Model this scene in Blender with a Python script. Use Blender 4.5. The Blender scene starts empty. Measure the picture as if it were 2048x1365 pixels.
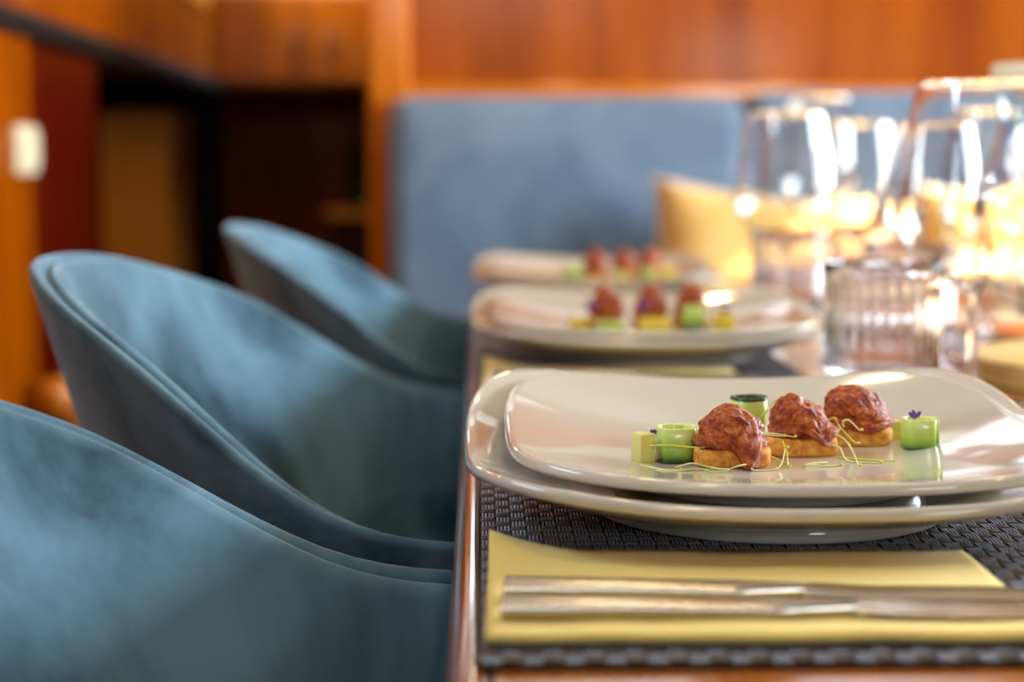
import bpy, math, random
import numpy as np
from mathutils import Vector, noise
PI = math.pi
C = bpy.context.scene.collection
sc = bpy.context.scene

# ------------------------------------------------------------------ camera, world, light
TT = 0.750            # table top height
MT = 0.7532           # top of the woven mats
cam = bpy.data.cameras.new('camera'); co = bpy.data.objects.new('camera', cam); C.objects.link(co)
co.location = (0, 0, 0.907); co.rotation_euler = (math.radians(90-6.01), 0, math.radians(-1.147))
cam.sensor_width = 36; cam.lens = 57.06; cam.clip_start = 0.02
cam.dof.use_dof = True; cam.dof.focus_distance = 0.712; cam.dof.aperture_fstop = 4.7
sc.camera = co
sc.view_settings.view_transform = 'Standard'; sc.view_settings.look = 'None'
sc.view_settings.gamma = 1; sc.view_settings.use_curve_mapping = False
sc.view_settings.exposure = 1.15
w = bpy.data.worlds.new('world'); sc.world = w; w.use_nodes = True
nt = w.node_tree; nt.nodes.clear()
tc = nt.nodes.new('ShaderNodeTexCoord'); sp = nt.nodes.new('ShaderNodeSeparateXYZ'); cr = nt.nodes.new('ShaderNodeValToRGB')
bg = nt.nodes.new('ShaderNodeBackground'); wo = nt.nodes.new('ShaderNodeOutputWorld'); mr = nt.nodes.new('ShaderNodeMapRange')
nt.links.new(tc.outputs['Generated'], sp.inputs[0]); nt.links.new(sp.outputs['Z'], mr.inputs['Value'])
mr.inputs['From Min'].default_value = -1; mr.inputs['From Max'].default_value = 1
nt.links.new(mr.outputs[0], cr.inputs[0]); nt.links.new(cr.outputs[0], bg.inputs[0]); nt.links.new(bg.outputs[0], wo.inputs[0])
cr.color_ramp.elements[0].position = 0.0; cr.color_ramp.elements[0].color = (.30, .36, .40, 1)
cr.color_ramp.elements[1].position = 1.0; cr.color_ramp.elements[1].color = (.50, .70, 1.0, 1)
for p_, c_ in ((.47, (.42, .47, .50, 1)), (.505, (1.0, .95, .86, 1)), (.62, (.80, .90, 1.0, 1))):
    e = cr.color_ramp.elements.new(p_); e.color = c_
bg.inputs[1].default_value = 17.0
SUN = bpy.data.lights.new('sun', 'SUN'); so = bpy.data.objects.new('sun', SUN); C.objects.link(so)
SUN.energy = 24; SUN.color = (1.0, .80, .50); SUN.angle = math.radians(1.0)
so.rotation_euler = Vector((-1.0, 0.08, -0.64)).to_track_quat('-Z', 'Y').to_euler()
LAMP = 110.0

# ------------------------------------------------------------------ materials
def mat(name, col, rough=.5, **kw):
    m = bpy.data.materials.new(name); m.use_nodes = True
    b = m.node_tree.nodes['Principled BSDF']
    b.inputs['Base Color'].default_value = (*col, 1); b.inputs['Roughness'].default_value = rough
    for k, v in kw.items():
        b.inputs[k.replace('_', ' ')].default_value = v
    return m
def nodes(m): return m.node_tree, m.node_tree.nodes['Principled BSDF']
def tex(m, kind, scale, coord='Object', stretch=(1,1,1), **kw):
    t, b = nodes(m)
    tc = t.nodes.new('ShaderNodeTexCoord'); mp = t.nodes.new('ShaderNodeMapping'); mp.inputs['Scale'].default_value = stretch
    n = t.nodes.new('ShaderNodeTex'+kind); n.inputs['Scale'].default_value = scale
    for k, v in kw.items(): n.inputs[k.replace('_', ' ')].default_value = v
    t.links.new(tc.outputs[coord], mp.inputs[0]); t.links.new(mp.outputs[0], n.inputs['Vector'])
    return n
def ramp(m, src, stops, to='Base Color'):
    t, b = nodes(m); r = t.nodes.new('ShaderNodeValToRGB'); el = r.color_ramp.elements
    while len(el) > 1: el.remove(el[-1])
    el[0].position = stops[0][0]; el[0].color = (*stops[0][1], 1)
    for p_, c_ in stops[1:]:
        e = el.new(p_); e.color = (*c_, 1)
    t.links.new(src, r.inputs[0])
    if to: t.links.new(r.outputs[0], b.inputs[to])
    return r
def bump(m, src, strength=.3, dist=.001):
    t, b = nodes(m); n = t.nodes.new('ShaderNodeBump'); n.inputs['Strength'].default_value = strength; n.inputs['Distance'].default_value = dist
    t.links.new(src, n.inputs['Height']); t.links.new(n.outputs[0], b.inputs['Normal'])
def wood(name, c1, c2, stretch=(6, 6, .6), rough=.25, coat=.8, scale=2.0):
    m = mat(name, c1, rough, Coat_Weight=coat, Coat_Roughness=.12, Specular_IOR_Level=.10)
    n = tex(m, 'Noise', scale, stretch=stretch, Detail=5, Roughness=.6, Distortion=.6)
    ramp(m, n.outputs[0], [(.3, c1), (.7, c2)])
    return m
M = {}
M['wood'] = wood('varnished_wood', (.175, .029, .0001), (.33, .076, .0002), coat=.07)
M['post'] = wood('pale_wood', (.44, .115, .0005), (.54, .165, .001))
M['shaded_wood'] = wood('shaded_mahogany', (.050, .002, .0004), (.090, .006, .0005), rough=.3, coat=.15)  # left wall where the light fades, its shade put into the colour
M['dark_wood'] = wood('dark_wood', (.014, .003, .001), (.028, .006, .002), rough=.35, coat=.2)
M['dark'] = mat('dark_lining', (.03, .012, .006), .6)
M['brown_wood'] = wood('brown_wood', (.38, .13, .015), (.48, .18, .022), rough=.4, coat=.3)
M['table'] = wood('table_wood', (.24, .058, .006), (.40, .125, .012), stretch=(8, .8, 8), rough=.12, coat=1.0, scale=3)
M['floor'] = wood('floor_wood', (.05, .02, .008), (.08, .035, .014), stretch=(8, .8, 1), rough=.35, coat=.3)
M['ceil'] = mat('ceiling_panel', (.27, .235, .18), .5)
M['black'] = mat('black_trim', (.008, .006, .005), .6, Specular_IOR_Level=.15)
M['steel'] = mat('polished_steel', (.50, .46, .40), .22, Metallic=1.0)
M['chrome'] = mat('chrome', (.8, .8, .8), .12, Metallic=1.0)
M['white'] = mat('white_plastic', (.70, .66, .46), .35)
M['china'] = mat('porcelain', (.56, .51, .40), .10, Coat_Weight=.5, Coat_Roughness=.03)
# velvet: nap noise, sheen
def velvet(name, a, b, sheen=.6, scale=5):
    m = mat(name, a, .85, Sheen_Weight=sheen, Sheen_Roughness=.35, Specular_IOR_Level=.15)
    m.node_tree.nodes['Principled BSDF'].inputs['Sheen Tint'].default_value = (.55, .82, 1.0, 1)
    n = tex(m, 'Noise', scale, Detail=6, Roughness=.62, Distortion=.8)
    ramp(m, n.outputs[0], [(.35, a), (.65, b)])
    n2 = tex(m, 'Noise', 900, Detail=1); bump(m, n2.outputs[0], .25, .0006)
    return m
M['velvet'] = velvet('teal_velvet', (.016, .044, .064), (.130, .255, .340), .7, 7)
M['sofa'] = velvet('slate_velvet', (.09, .145, .22), (.15, .22, .31), .45, 5)
# glass
def glass(name, col=(1, 1, 1), ior=1.47, rough=0.0):
    return mat(name, col, rough, Transmission_Weight=1.0, IOR=ior)
M['glass'] = glass('clear_glass', (.99, .995, .99))
M['green_glass'] = glass('green_glass', (.12, .45, .2)); M['amber_glass'] = glass('amber_glass', (.7, .25, .05))
m = bpy.data.materials.new('window_pane'); m.use_nodes = True; t = m.node_tree; t.nodes.clear()
o_ = t.nodes.new('ShaderNodeOutputMaterial'); mx = t.nodes.new('ShaderNodeMixShader'); tr = t.nodes.new('ShaderNodeBsdfTransparent'); gl = t.nodes.new('ShaderNodeBsdfGlossy')
fr = t.nodes.new('ShaderNodeFresnel'); fr.inputs[0].default_value = 1.3; gl.inputs['Roughness'].default_value = 0.02
t.links.new(fr.outputs[0], mx.inputs[0]); t.links.new(tr.outputs[0], mx.inputs[1]); t.links.new(gl.outputs[0], mx.inputs[2]); t.links.new(mx.outputs[0], o_.inputs[0])
M['pane'] = m
# woven mat
M['warp'] = mat('grey_blue_vinyl', (.25, .275, .33), .26, Specular_IOR_Level=.8)
M['weft'] = mat('taupe_vinyl', (.085, .068, .048), .33, Specular_IOR_Level=.5)
M['binding'] = mat('dark_brown_edging', (.045, .025, .012), .5)
M['napkin'] = mat('yellow_paper', (.86, .65, .16), .85, Sheen_Weight=.2, Subsurface_Weight=.05)
n = tex(M['napkin'], 'Noise', 700, Detail=2); bump(M['napkin'], n.outputs[0], .25, .0004)
M['pillow'] = mat('gold_fabric', (.80, .50, .16), .7, Sheen_Weight=.5)
n = tex(M['pillow'], 'Noise', 7, Detail=3); ramp(M['pillow'], n.outputs[0], [(.35, (.56, .32, .06)), (.65, (.72, .48, .14))])
# food
M['toast'] = mat('toasted_bread', (.75, .36, .08), .7, Subsurface_Weight=.15)
M['toast'].node_tree.nodes['Principled BSDF'].inputs['Subsurface Scale'].default_value = .002
n = tex(M['toast'], 'Noise', 260, Detail=5, Roughness=.7); ramp(M['toast'], n.outputs[0], [(.32, (.46, .13, .010)), (.5, (.76, .31, .028)), (.7, (.90, .52, .10))]); bump(M['toast'], n.outputs[0], .5, .0006)
m = mat('beef_tartare', (.45, .08, .03), .38, Subsurface_Weight=.08, Specular_IOR_Level=.35, Coat_Weight=.15, Coat_Roughness=.2); M['tartare'] = m
m.node_tree.nodes['Principled BSDF'].inputs['Subsurface Scale'].default_value = .0015
m.node_tree.nodes['Principled BSDF'].inputs['Subsurface Radius'].default_value = (1, .25, .12)
n = tex(m, 'Noise', 230, Detail=8, Roughness=.75, Distortion=.5)
r1 = ramp(m, n.outputs[0], [(.30, (.09, .003, .002)), (.42, (.28, .022, .004)), (.52, (.48, .085, .008)), (.61, (.68, .21, .025)), (.72, (.80, .40, .10))], None)
n3 = tex(m, 'Noise', 420, Detail=2, Roughness=.5)
r2 = ramp(m, n3.outputs[0], [(.66, (0, 0, 0)), (.70, (1, 1, 1))], None)
mix = m.node_tree.nodes.new('ShaderNodeMixRGB'); mix.inputs[2].default_value = (.09, .075, .02, 1)
m.node_tree.links.new(r2.outputs[0], mix.inputs[0]); m.node_tree.links.new(r1.outputs[0], mix.inputs[1])
m.node_tree.links.new(mix.outputs[0], m.node_tree.nodes['Principled BSDF'].inputs['Base Color'])
bump(m, n.outputs[0], 1.0, .0016)
m = mat('cucumber_flesh', (.35, .55, .10), .3, Subsurface_Weight=.3, Coat_Weight=.2); M['cucumber'] = m
m.node_tree.nodes['Principled BSDF'].inputs['Subsurface Scale'].default_value = .003
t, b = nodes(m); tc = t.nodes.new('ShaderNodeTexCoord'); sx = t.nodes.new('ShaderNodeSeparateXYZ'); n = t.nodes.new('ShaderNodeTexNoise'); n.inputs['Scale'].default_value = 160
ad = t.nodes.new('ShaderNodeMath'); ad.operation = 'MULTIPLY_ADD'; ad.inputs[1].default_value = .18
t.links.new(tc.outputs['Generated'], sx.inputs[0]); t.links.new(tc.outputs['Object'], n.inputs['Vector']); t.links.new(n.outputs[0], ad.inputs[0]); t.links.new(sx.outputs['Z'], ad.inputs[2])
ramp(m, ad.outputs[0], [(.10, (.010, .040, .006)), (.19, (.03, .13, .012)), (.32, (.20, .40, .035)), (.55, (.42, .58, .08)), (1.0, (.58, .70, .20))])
M['skin'] = mat('cucumber_skin', (.012, .05, .008), .35)
M['cheese'] = mat('pale_yellow_cube', (.72, .66, .20), .45, Subsurface_Weight=.3)
M['cheese'].node_tree.nodes['Principled BSDF'].inputs['Subsurface Scale'].default_value = .003
M['mango'] = mat('yellow_cube', (.80, .62, .04), .35, Subsurface_Weight=.3)
M['mango'].node_tree.nodes['Principled BSDF'].inputs['Subsurface Scale'].default_value = .003
M['sprout'] = mat('sprout', (.72, .72, .30), .35, Subsurface_Weight=.2); M['sprout'].node_tree.nodes['Principled BSDF'].inputs['Subsurface Scale'].default_value = .001
M['sprout_green'] = mat('sprout_green', (.60, .66, .08), .35)
M['petal'] = mat('purple_petal', (.17, .06, .38), .6)
M['leaf'] = mat('green_leaf', (.05, .16, .03), .5)
M['board'] = wood('board_wood', (.70, .44, .12), (.80, .54, .18), stretch=(1, 8, 1), rough=.45, coat=.15, scale=6)
def emis(name, col, s):
    m = bpy.data.materials.new(name); m.use_nodes = True; t = m.node_tree; t.nodes.clear()
    e = t.nodes.new('ShaderNodeEmission'); o = t.nodes.new('ShaderNodeOutputMaterial'); e.inputs[0].default_value = (*col, 1); e.inputs[1].default_value = s
    t.links.new(e.outputs[0], o.inputs[0]); return m
M['lamp'] = emis('warm_lamp', (1.0, .72, .38), LAMP)

# ------------------------------------------------------------------ mesh helpers
class MB:
    def __init__(s): s.v = []; s.f = []; s.m = []
    def add(s, v, f, mi=0):
        o = len(s.v); s.v += [tuple(p) for p in v]; s.f += [tuple(i+o for i in q) for q in f]; s.m += [mi]*len(f)
    def box(s, a, b, mi=0):
        x0, y0, z0 = a; x1, y1, z1 = b
        s.add([(x0,y0,z0),(x1,y0,z0),(x1,y1,z0),(x0,y1,z0),(x0,y0,z1),(x1,y0,z1),(x1,y1,z1),(x0,y1,z1)],
              [(3,2,1,0),(4,5,6,7),(0,1,5,4),(1,2,6,5),(2,3,7,6),(3,0,4,7)], mi)
    def grid(s, P, cu=False, cv=False, mi=0):          # P[i][j] points
        a = len(P); b = len(P[0]); v = [p for r in P for p in r]; f = []
        for i in range(a if cu else a-1):
            for j in range(b if cv else b-1):
                f.append((i*b+j, ((i+1)%a)*b+j, ((i+1)%a)*b+(j+1)%b, i*b+(j+1)%b))
        s.add(v, f, mi)
    def lathe(s, prof, n=48, c=(0,0,0), mi=0, closed=False):
        P = []
        for k in range(n):
            a = 2*PI*k/n; P.append([(c[0]+r*math.cos(a), c[1]+r*math.sin(a), c[2]+z) for r, z in prof])
        s.grid(P, cu=True, cv=closed, mi=mi)
    def tube(s, pts, r, n=8, mi=0, caps=True):
        pts = [Vector(p) for p in pts]; rr = r if hasattr(r, '__len__') else [r]*len(pts); P = []
        up = Vector((0,0,1)); 
        for i, p in enumerate(pts):
            t = (pts[min(i+1, len(pts)-1)]-pts[max(i-1, 0)]).normalized()
            x = t.cross(up)
            if x.length < 1e-3: x = t.cross(Vector((1,0,0)))
            x.normalize(); y = x.cross(t)
            P.append([p+(x*math.cos(2*PI*k/n)+y*math.sin(2*PI*k/n))*rr[i] for k in range(n)])
        s.grid(P, cv=True, mi=mi)
        if caps:
            b = len(s.v); L = len(pts)*n
            s.f += [tuple(range(b-L+n-1, b-L-1, -1)), tuple(range(b-n, b))]; s.m += [mi, mi]
    def build(s, name, mats, parent=None, smooth=True, loc=None, bevel=0, sub=0, fix=True, angle=None):
        me = bpy.data.meshes.new(name); me.from_pydata(s.v, [], s.f)
        for q in (mats if isinstance(mats, (list, tuple)) else [mats]): me.materials.append(q)
        me.polygons.foreach_set('material_index', s.m)
        if fix:
            import bmesh
            bm = bmesh.new(); bm.from_mesh(me); bmesh.ops.remove_doubles(bm, verts=bm.verts, dist=1e-6); bmesh.ops.recalc_face_normals(bm, faces=bm.faces)
            if bevel: bmesh.ops.bevel(bm, geom=list(bm.edges), offset=bevel, segments=3, profile=.5, affect='EDGES')
            bm.to_mesh(me); bm.free()
        me.polygons.foreach_set('use_smooth', [bool(smooth)]*len(me.polygons))
        if smooth and angle: me.set_sharp_from_angle(angle=math.radians(angle))
        o = bpy.data.objects.new(name, me); C.objects.link(o)
        if loc: o.location = loc
        if parent: o.parent = parent
        if sub:
            md = o.modifiers.new('sub', 'SUBSURF'); md.levels = sub; md.render_levels = sub
        return o
def tag(o, label=None, cat=None, group=None, kind=None):
    if label: o['label'] = label
    if cat: o['category'] = cat
    if group: o['group'] = group
    if kind: o['kind'] = kind
    return o
def thing(name, loc, label, cat, group=None, rz=0):
    o = bpy.data.objects.new(name, None); C.objects.link(o); o.location = loc; o.rotation_euler = (0, 0, rz); o.empty_display_size = .05
    return tag(o, label, cat, group)
def dup(o, loc=None, rz=None, label=None, group=None, parent=None, scale=None):
    c = o.copy(); C.objects.link(c)
    if parent: c.parent = parent
    if loc is not None: c.location = loc
    if rz is not None: c.rotation_euler = (0, 0, rz)
    if label: c['label'] = label
    if group: c['group'] = group
    if scale: c.scale = scale
    for ch in [x for x in bpy.data.objects if x.parent == o]: dup(ch, parent=c)
    return c
def struct(name, mb, m, smooth=False, **kw): return tag(mb.build(name, m, smooth=smooth, **kw), kind='structure')
def interp(x, xs, ys): return float(np.interp(x, xs, ys))
def sm(x, xs, ys):      # monotone-ish cosine interpolation
    for i in range(len(xs)-1):
        if x <= xs[i+1]:
            u = max(0, (x-xs[i])/(xs[i+1]-xs[i])); return ys[i]+(ys[i+1]-ys[i])*(3*u*u-2*u**3)
    return ys[-1]

# ------------------------------------------------------------------ room shell
XL, XR, YB, YF, ZC = -.80, 1.95, -2.6, 3.38, 2.10
mb = MB(); mb.box((-2.2, YB-.1, -.06), (XR+.1, 6.4, 0)); struct('floor', mb, M['floor'])
mb = MB(); mb.box((XL-.1, YB-.1, ZC), (XR+.1, 4.62, ZC+.06)); mb.box((XL-.1, 5.72, ZC), (XR+.1, 6.4, ZC+.06)); mb.box((XL-.1, 4.62, ZC), (-.74, 5.72, ZC+.06)); mb.box((-.20, 4.62, ZC), (XR+.1, 5.72, ZC+.06)); struct('ceiling', mb, M['ceil'])
mb = MB(); mb.box((-.76, 4.60, ZC-.01), (-.18, 4.63, ZC+.07)); mb.box((-.76, 5.71, ZC-.01), (-.18, 5.74, ZC+.07)); mb.box((-.76, 4.63, ZC-.01), (-.73, 5.71, ZC+.07)); mb.box((-.21, 4.63, ZC-.01), (-.18, 5.71, ZC+.07)); sk = struct('window_skylight', mb, M['dark'])
mb = MB(); mb.box((-.73, 4.63, ZC+.03), (-.21, 5.71, ZC+.036)); mb.build('window_pane', M['pane'], sk, smooth=False)
pl = bpy.data.lights.new('window_portal', 'AREA'); pl.shape = 'RECTANGLE'; pl.size = .52; pl.size_y = 1.08; pl.cycles.is_portal = True
po = bpy.data.objects.new('window_portal', pl); C.objects.link(po); po.location = (-.47, 5.17, ZC+.028)
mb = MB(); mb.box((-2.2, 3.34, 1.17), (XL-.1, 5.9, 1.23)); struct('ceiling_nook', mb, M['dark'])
def wall_x(name, x, t, y0, y1, z0, z1, ops, m):      # wall in plane x with openings (ya,yb,za,zb)
    mb = MB(); ys = sorted({y0, y1, *[o[0] for o in ops], *[o[1] for o in ops]})
    for a, b in zip(ys, ys[1:]):
        hit = [o for o in ops if o[0] <= a+1e-6 and o[1] >= b-1e-6]
        if hit:
            o = hit[0]; mb.box((x, a, z0), (x+t, b, o[2])); mb.box((x, a, o[3]), (x+t, b, z1))
        else: mb.box((x, a, z0), (x+t, b, z1))
    return struct(name, mb, m)
def wall_y(name, y, t, x0, x1, z0, z1, ops, m):
    mb = MB(); xs = sorted({x0, x1, *[o[0] for o in ops], *[o[1] for o in ops]})
    for a, b in zip(xs, xs[1:]):
        hit = [o for o in ops if o[0] <= a+1e-6 and o[1] >= b-1e-6]
        if hit:
            o = hit[0]; mb.box((a, y, z0), (b, y+t, o[2])); mb.box((a, y, o[3]), (b, y+t, z1))
        else: mb.box((a, y, z0), (b, y+t, z1))
    return struct(name, mb, m)
opR = [(.90, 3.10, 1.05, 1.78)]
opL = [(.30, 1.45, 1.52, 1.92)]
opF = [(-.12, .45, 1.60, 2.04), (.60, 1.17, 1.60, 2.04), (1.30, 1.85, 1.60, 2.04)]
opB = [(-.45, .75, 1.76, 1.95), (1.15, 1.80, 1.34, 1.74)]  # second opening is added, warm fill light on the plate rims
wall_x('wall_right', XR, .1, YB, 6.4, 0, ZC, opR, M['wood'])
# left wall: solid to Y 3.44, only the upper part beyond
wall_x('wall_left', XL-.1, .1, YB, 3.44, 0, ZC, opL, M['shaded_wood'])
opU = [(3.56, 4.88, 1.38, 1.96)]
wall_x('wall_left_upper', XL-.1, .1, 3.44, 5.9, 1.17, ZC, opU, M['wood'])
wall_y('wall_front', YF, .1, -.205, XR, 0, ZC, opF, M['wood'])
wall_y('wall_back', YB-.1, .1, XL-.1, XR+.1, 0, ZC, opB, M['wood'])
nW = [0]
def window(axis, p, o, t=.1, portal=True):
    nW[0] += 1; a0, a1, z0, z1 = o; f = .03; mb = MB()
    def bx(a, b, c, d, q=0):
        if axis == 'x': mb.box((p-.006, a, c), (p+t+.006, b, d))
        else: mb.box((a, p-.006, c), (b, p+t+.006, d))
    bx(a0, a0+f, z0, z1); bx(a1-f, a1, z0, z1); bx(a0+f, a1-f, z0, z0+f); bx(a0+f, a1-f, z1-f, z1)
    r = struct('window_%d' % nW[0], mb, M['brown_wood'])
    g = MB(); e = .003
    if axis == 'x': g.box((p+t/2-e, a0+f, z0+f), (p+t/2+e, a1-f, z1-f))
    else: g.box((a0+f, p+t/2-e, z0+f), (a1-f, p+t/2+e, z1-f))
    g.build('window_pane', M['pane'], r, smooth=False)
    l = bpy.data.lights.new('window_portal', 'AREA'); l.shape = 'RECTANGLE'; l.size = a1-a0-2*f; l.size_y = z1-z0-2*f; l.cycles.is_portal = True
    lo = bpy.data.objects.new('window_portal', l); C.objects.link(lo)
    ce = ((a0+a1)/2, (z0+z1)/2)
    if axis == 'x':
        inward = Vector((-1 if p > 0 else 1, 0, 0)); lo.location = (p+t/2-.01*0, ce[0], ce[1])
    else:
        inward = Vector((0, -1 if p > 0 else 1, 0)); lo.location = (ce[0], p+t/2, ce[1])
    lo.rotation_euler = inward.to_track_quat('-Z', 'Y').to_euler()
for o in opR: window('x', XR, o)
for o in opL: window('x', XL-.1, o)
window('y', 5.8, (XL+.05, -.22, 1.87, 2.07))
for o in opU: window('x', XL-.1, o)
for o in opF: window('y', YF, o)
for o in opB: window('y', YB-.1, o)
# passage beyond the post
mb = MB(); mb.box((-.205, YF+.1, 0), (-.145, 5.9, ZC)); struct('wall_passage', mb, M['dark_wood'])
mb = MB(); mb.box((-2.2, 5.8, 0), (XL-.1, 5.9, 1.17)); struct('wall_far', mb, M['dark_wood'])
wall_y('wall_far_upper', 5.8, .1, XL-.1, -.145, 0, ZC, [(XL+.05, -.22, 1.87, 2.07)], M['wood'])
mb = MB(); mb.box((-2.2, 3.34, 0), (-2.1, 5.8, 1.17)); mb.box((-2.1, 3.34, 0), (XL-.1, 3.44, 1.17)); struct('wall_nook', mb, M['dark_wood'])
mb = MB(); mb.box((-.225, YF-.05, 0), (-.140, YF, ZC)); struct('trim_1', mb, M['post'], bevel=.012)
mb = MB(); mb.box((-.140, YF-.022, 1.052), (XR, YF, 1.082)); struct('trim_2', mb, M['post'], bevel=.006)
mb = MB(); mb.box((XL, .9, 1.135), (XL+.03, 5.02, 1.180)); struct('trim_3', mb, M['black'], bevel=.008)
mb = MB(); mb.box((XL, YB, 0), (XL+.012, 2.89, 1.135)); mb.box((XL, 1.2, 1.18), (XL+.012, 3.44, ZC)); struct('trim_lit', mb, M['wood'])  # brighter wood paints the lit near stretch of the left wall
# upper cabinet bank at the far end of the passage, dark galley below
cb = thing('wall_cabinet', (-.75, 5.0, 1.165), 'orange wood overhead cabinet above the dark recess beyond the post', 'cabinet')
mb = MB(); mb.box((-.05+.002, .022, 0), (.543, .80, .29)); mb.build('body', M['brown_wood'], cb, smooth=False)
for k in range(2):
    mb = MB(); x = -.045+k*.294; mb.box((x, 0, .012), (x+.288, .022, .275)); d = mb.build('door', M['wood'], cb, smooth=False, bevel=.005)
    mb = MB(); mb.tube([(x+.05+.19*(1-k), -.02, .06), (x+.05+.19*(1-k), -.02, .16)], .006); mb.build('handle', M['dark_wood'], d)
gc = thing('galley_counter', (-.45, 5.15, 0), 'brown counter in the dark recess left of the post', 'counter')
mb = MB(); mb.box((-.02, .02, 0), (.235, .6, .755)); mb.build('body', M['dark_wood'], gc, smooth=False)
mb = MB(); mb.box((-.035, 0, .755), (.24, .6, .785)); mb.build('worktop', M['brown_wood'], gc, smooth=False, bevel=.004)
def bottle(name, loc, s, m, label):
    b = thing(name, loc, label, 'bottle'); mb = MB()
    mb.lathe([(0, 0), (.034*s, 0), (.037*s, .006), (.037*s, .17*s), (.03*s, .20*s), (.014*s, .225*s), (.013*s, .285*s), (0, .285*s)], 24); mb.build('body', m, b)
    mb = MB(); mb.lathe([(0, .285*s), (.015*s, .285*s), (.015*s, .315*s), (0, .315*s)], 16); mb.build('cap', M['black'], b); return b
bottle('bottle', (-.395, 5.25, .786), .85, M['green_glass'], 'green glass bottle on the counter in the dark recess')
bottle('bottle', (-.325, 5.32, .786), 1.15, M['amber_glass'], 'tall amber bottle on the counter, next to the green bottle')
cd = thing('cupboard', (-1.02, 4.85, 0), 'tall brown wooden cupboard in the dark recess beyond the left wall', 'cupboard')
mb = MB(); mb.box((-.10, .02, 0), (.105, .35, 1.085)); mb.build('body', M['brown_wood'], cd, smooth=False)
mb = MB(); mb.box((-.10, 0, .03), (.105, .02, 1.08)); mb.build('door', M['brown_wood'], cd, smooth=False, bevel=.004)
# switch panel and stair rail on the left wall
sw = thing('light_switch', (XL+.012, 2.835, .942), 'cream light switch plate on the left wall', 'switch')
mb = MB(); mb.box((0, -.060, -.042), (.012, .060, .042)); mb.build('plate', M['white'], sw, smooth=False, bevel=.005)
for s_ in (-1, 1):
    mb = MB(); mb.box((.012, s_*.026-.022, -.028), (.017, s_*.026+.022, .028)); mb.build('rocker', M['white'], sw, smooth=False, bevel=.0015)
hr = thing('handrail', (XL, 2.8, 0), 'rounded wooden stair rail low on the left wall', 'handrail')
mb = MB(); mb.tube([(.06, -.02, .52), (.06, .03, .515), (.06, .18, .42), (.06, .45, .25)], .034, 14); mb.build('rail', M['post'], hr)
for bb in (((-.0, .06, .42), (.05, .09, .47)), ((-.0, .32, .26), (.05, .35, .31))):
    mb = MB(); mb.box(*bb); mb.build('bracket', M['dark_wood'], hr, smooth=False)
# ceiling downlights; rear, passage and recess ones added to brighten those parts
mb0 = None
lamps = [(.25, .35), (.95, .35), (.25, 1.75), (.95, 1.75), (.25, 2.8), (.95, 2.8), (.1, -.7), (-.5, 4.3), (-.5, 3.0), (-.5, 3.7), (-1.15, 4.25), (-.45, 4.65)]
where = ['over the near end of the table', 'over the near right of the table', 'over the middle of the table', 'over the middle right of the table',
         'in front of the sofa', 'above the right part of the sofa', 'behind the near end of the table, added to warm the plate rims', 'in the passage beyond the post, added to light the cabinets', 'beside the sofa over the aisle', 'at the mouth of the passage, added to brighten it', 'above the recess on the far left, added to light the cupboard', 'close to the overhead cabinet, added to brighten its doors']
proto = None
for (x, y), wh in zip(lamps, where):
    if proto is None:
        proto = L = thing('ceiling_light', (x, y, ZC), 'round recessed warm downlight in the ceiling '+wh, 'light', 'ceiling downlights')
        mb = MB(); mb.lathe([(.036, -.001), (.055, -.001), (.055, -.008), (.036, -.012)], 24, closed=True); mb.build('rim', M['chrome'], L)
        mb = MB(); mb.lathe([(0, -.004), (.035, -.004), (.035, -.001), (0, -.001)], 24); mb.build('diffuser', M['lamp'], L)
    else: dup(proto, (x, y, 1.17 if x < -1 else ZC), label='round recessed warm downlight in the ceiling '+wh)

# ------------------------------------------------------------------ sofa and cushions
sf = thing('sofa', (.9, 2.72, 0), 'slate blue velvet built-in sofa against the orange wood wall', 'sofa')
def cushion(x0, x1, y0, y1, z0, z1, r, lean=0):
    mb = MB(); import bmesh
    bm = bmesh.new(); bmesh.ops.create_cube(bm, size=1)
    for v in bm.verts: v.co = Vector((x0 if v.co.x < 0 else x1, y0 if v.co.y < 0 else y1, z0 if v.co.z < 0 else z1))
    bmesh.ops.bevel(bm, geom=list(bm.edges), offset=r, segments=5, profile=.6, affect='EDGES')
    for v in bm.verts: v.co.y += lean*(v.co.z-z0)
    bm.verts.ensure_lookup_table(); mb.v = [tuple(v.co) for v in bm.verts]
    for i, v in enumerate(bm.verts): v.index = i
    mb.f = [tuple(v.index for v in f.verts) for f in bm.faces]; mb.m = [0]*len(mb.f); bm.free(); return mb
mb = MB(); mb.box((-1.07, .04, .0), (1.04, .64, .33)); mb.build('base', M['wood'], sf, smooth=False)
for a, b in ((-1.07, -.372), (-.366, .335), (.341, 1.04)):
    cushion(a, b, .02, .62, .33, .46, .035).build('seat_cushion', M['sofa'], sf)
for k, (a, b) in enumerate(((-1.075, -.372), (-.366, .335), (.341, 1.04))):
    bc = cushion(a, b, .44, .57, .46, 1.052+(.012 if k else 0), .045, .10).build('back_cushion', M['sofa'], sf)
    zt = 1.052+(.012 if k else 0); pts = []
    R = .045
    for px, pz in ((a+.006, .50), (a+.006, zt-.06), (a+.02, zt-.02), (a+.06, zt-.006), (b-.06, zt-.006), (b-.02, zt-.02), (b-.006, zt-.06), (b-.006, .50)):
        pts.append((px, .455+.10*(pz-.46), pz))
    mb = MB(); mb.tube(pts, .006, 8); mb.build('piping', M['sofa'], bc)
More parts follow.
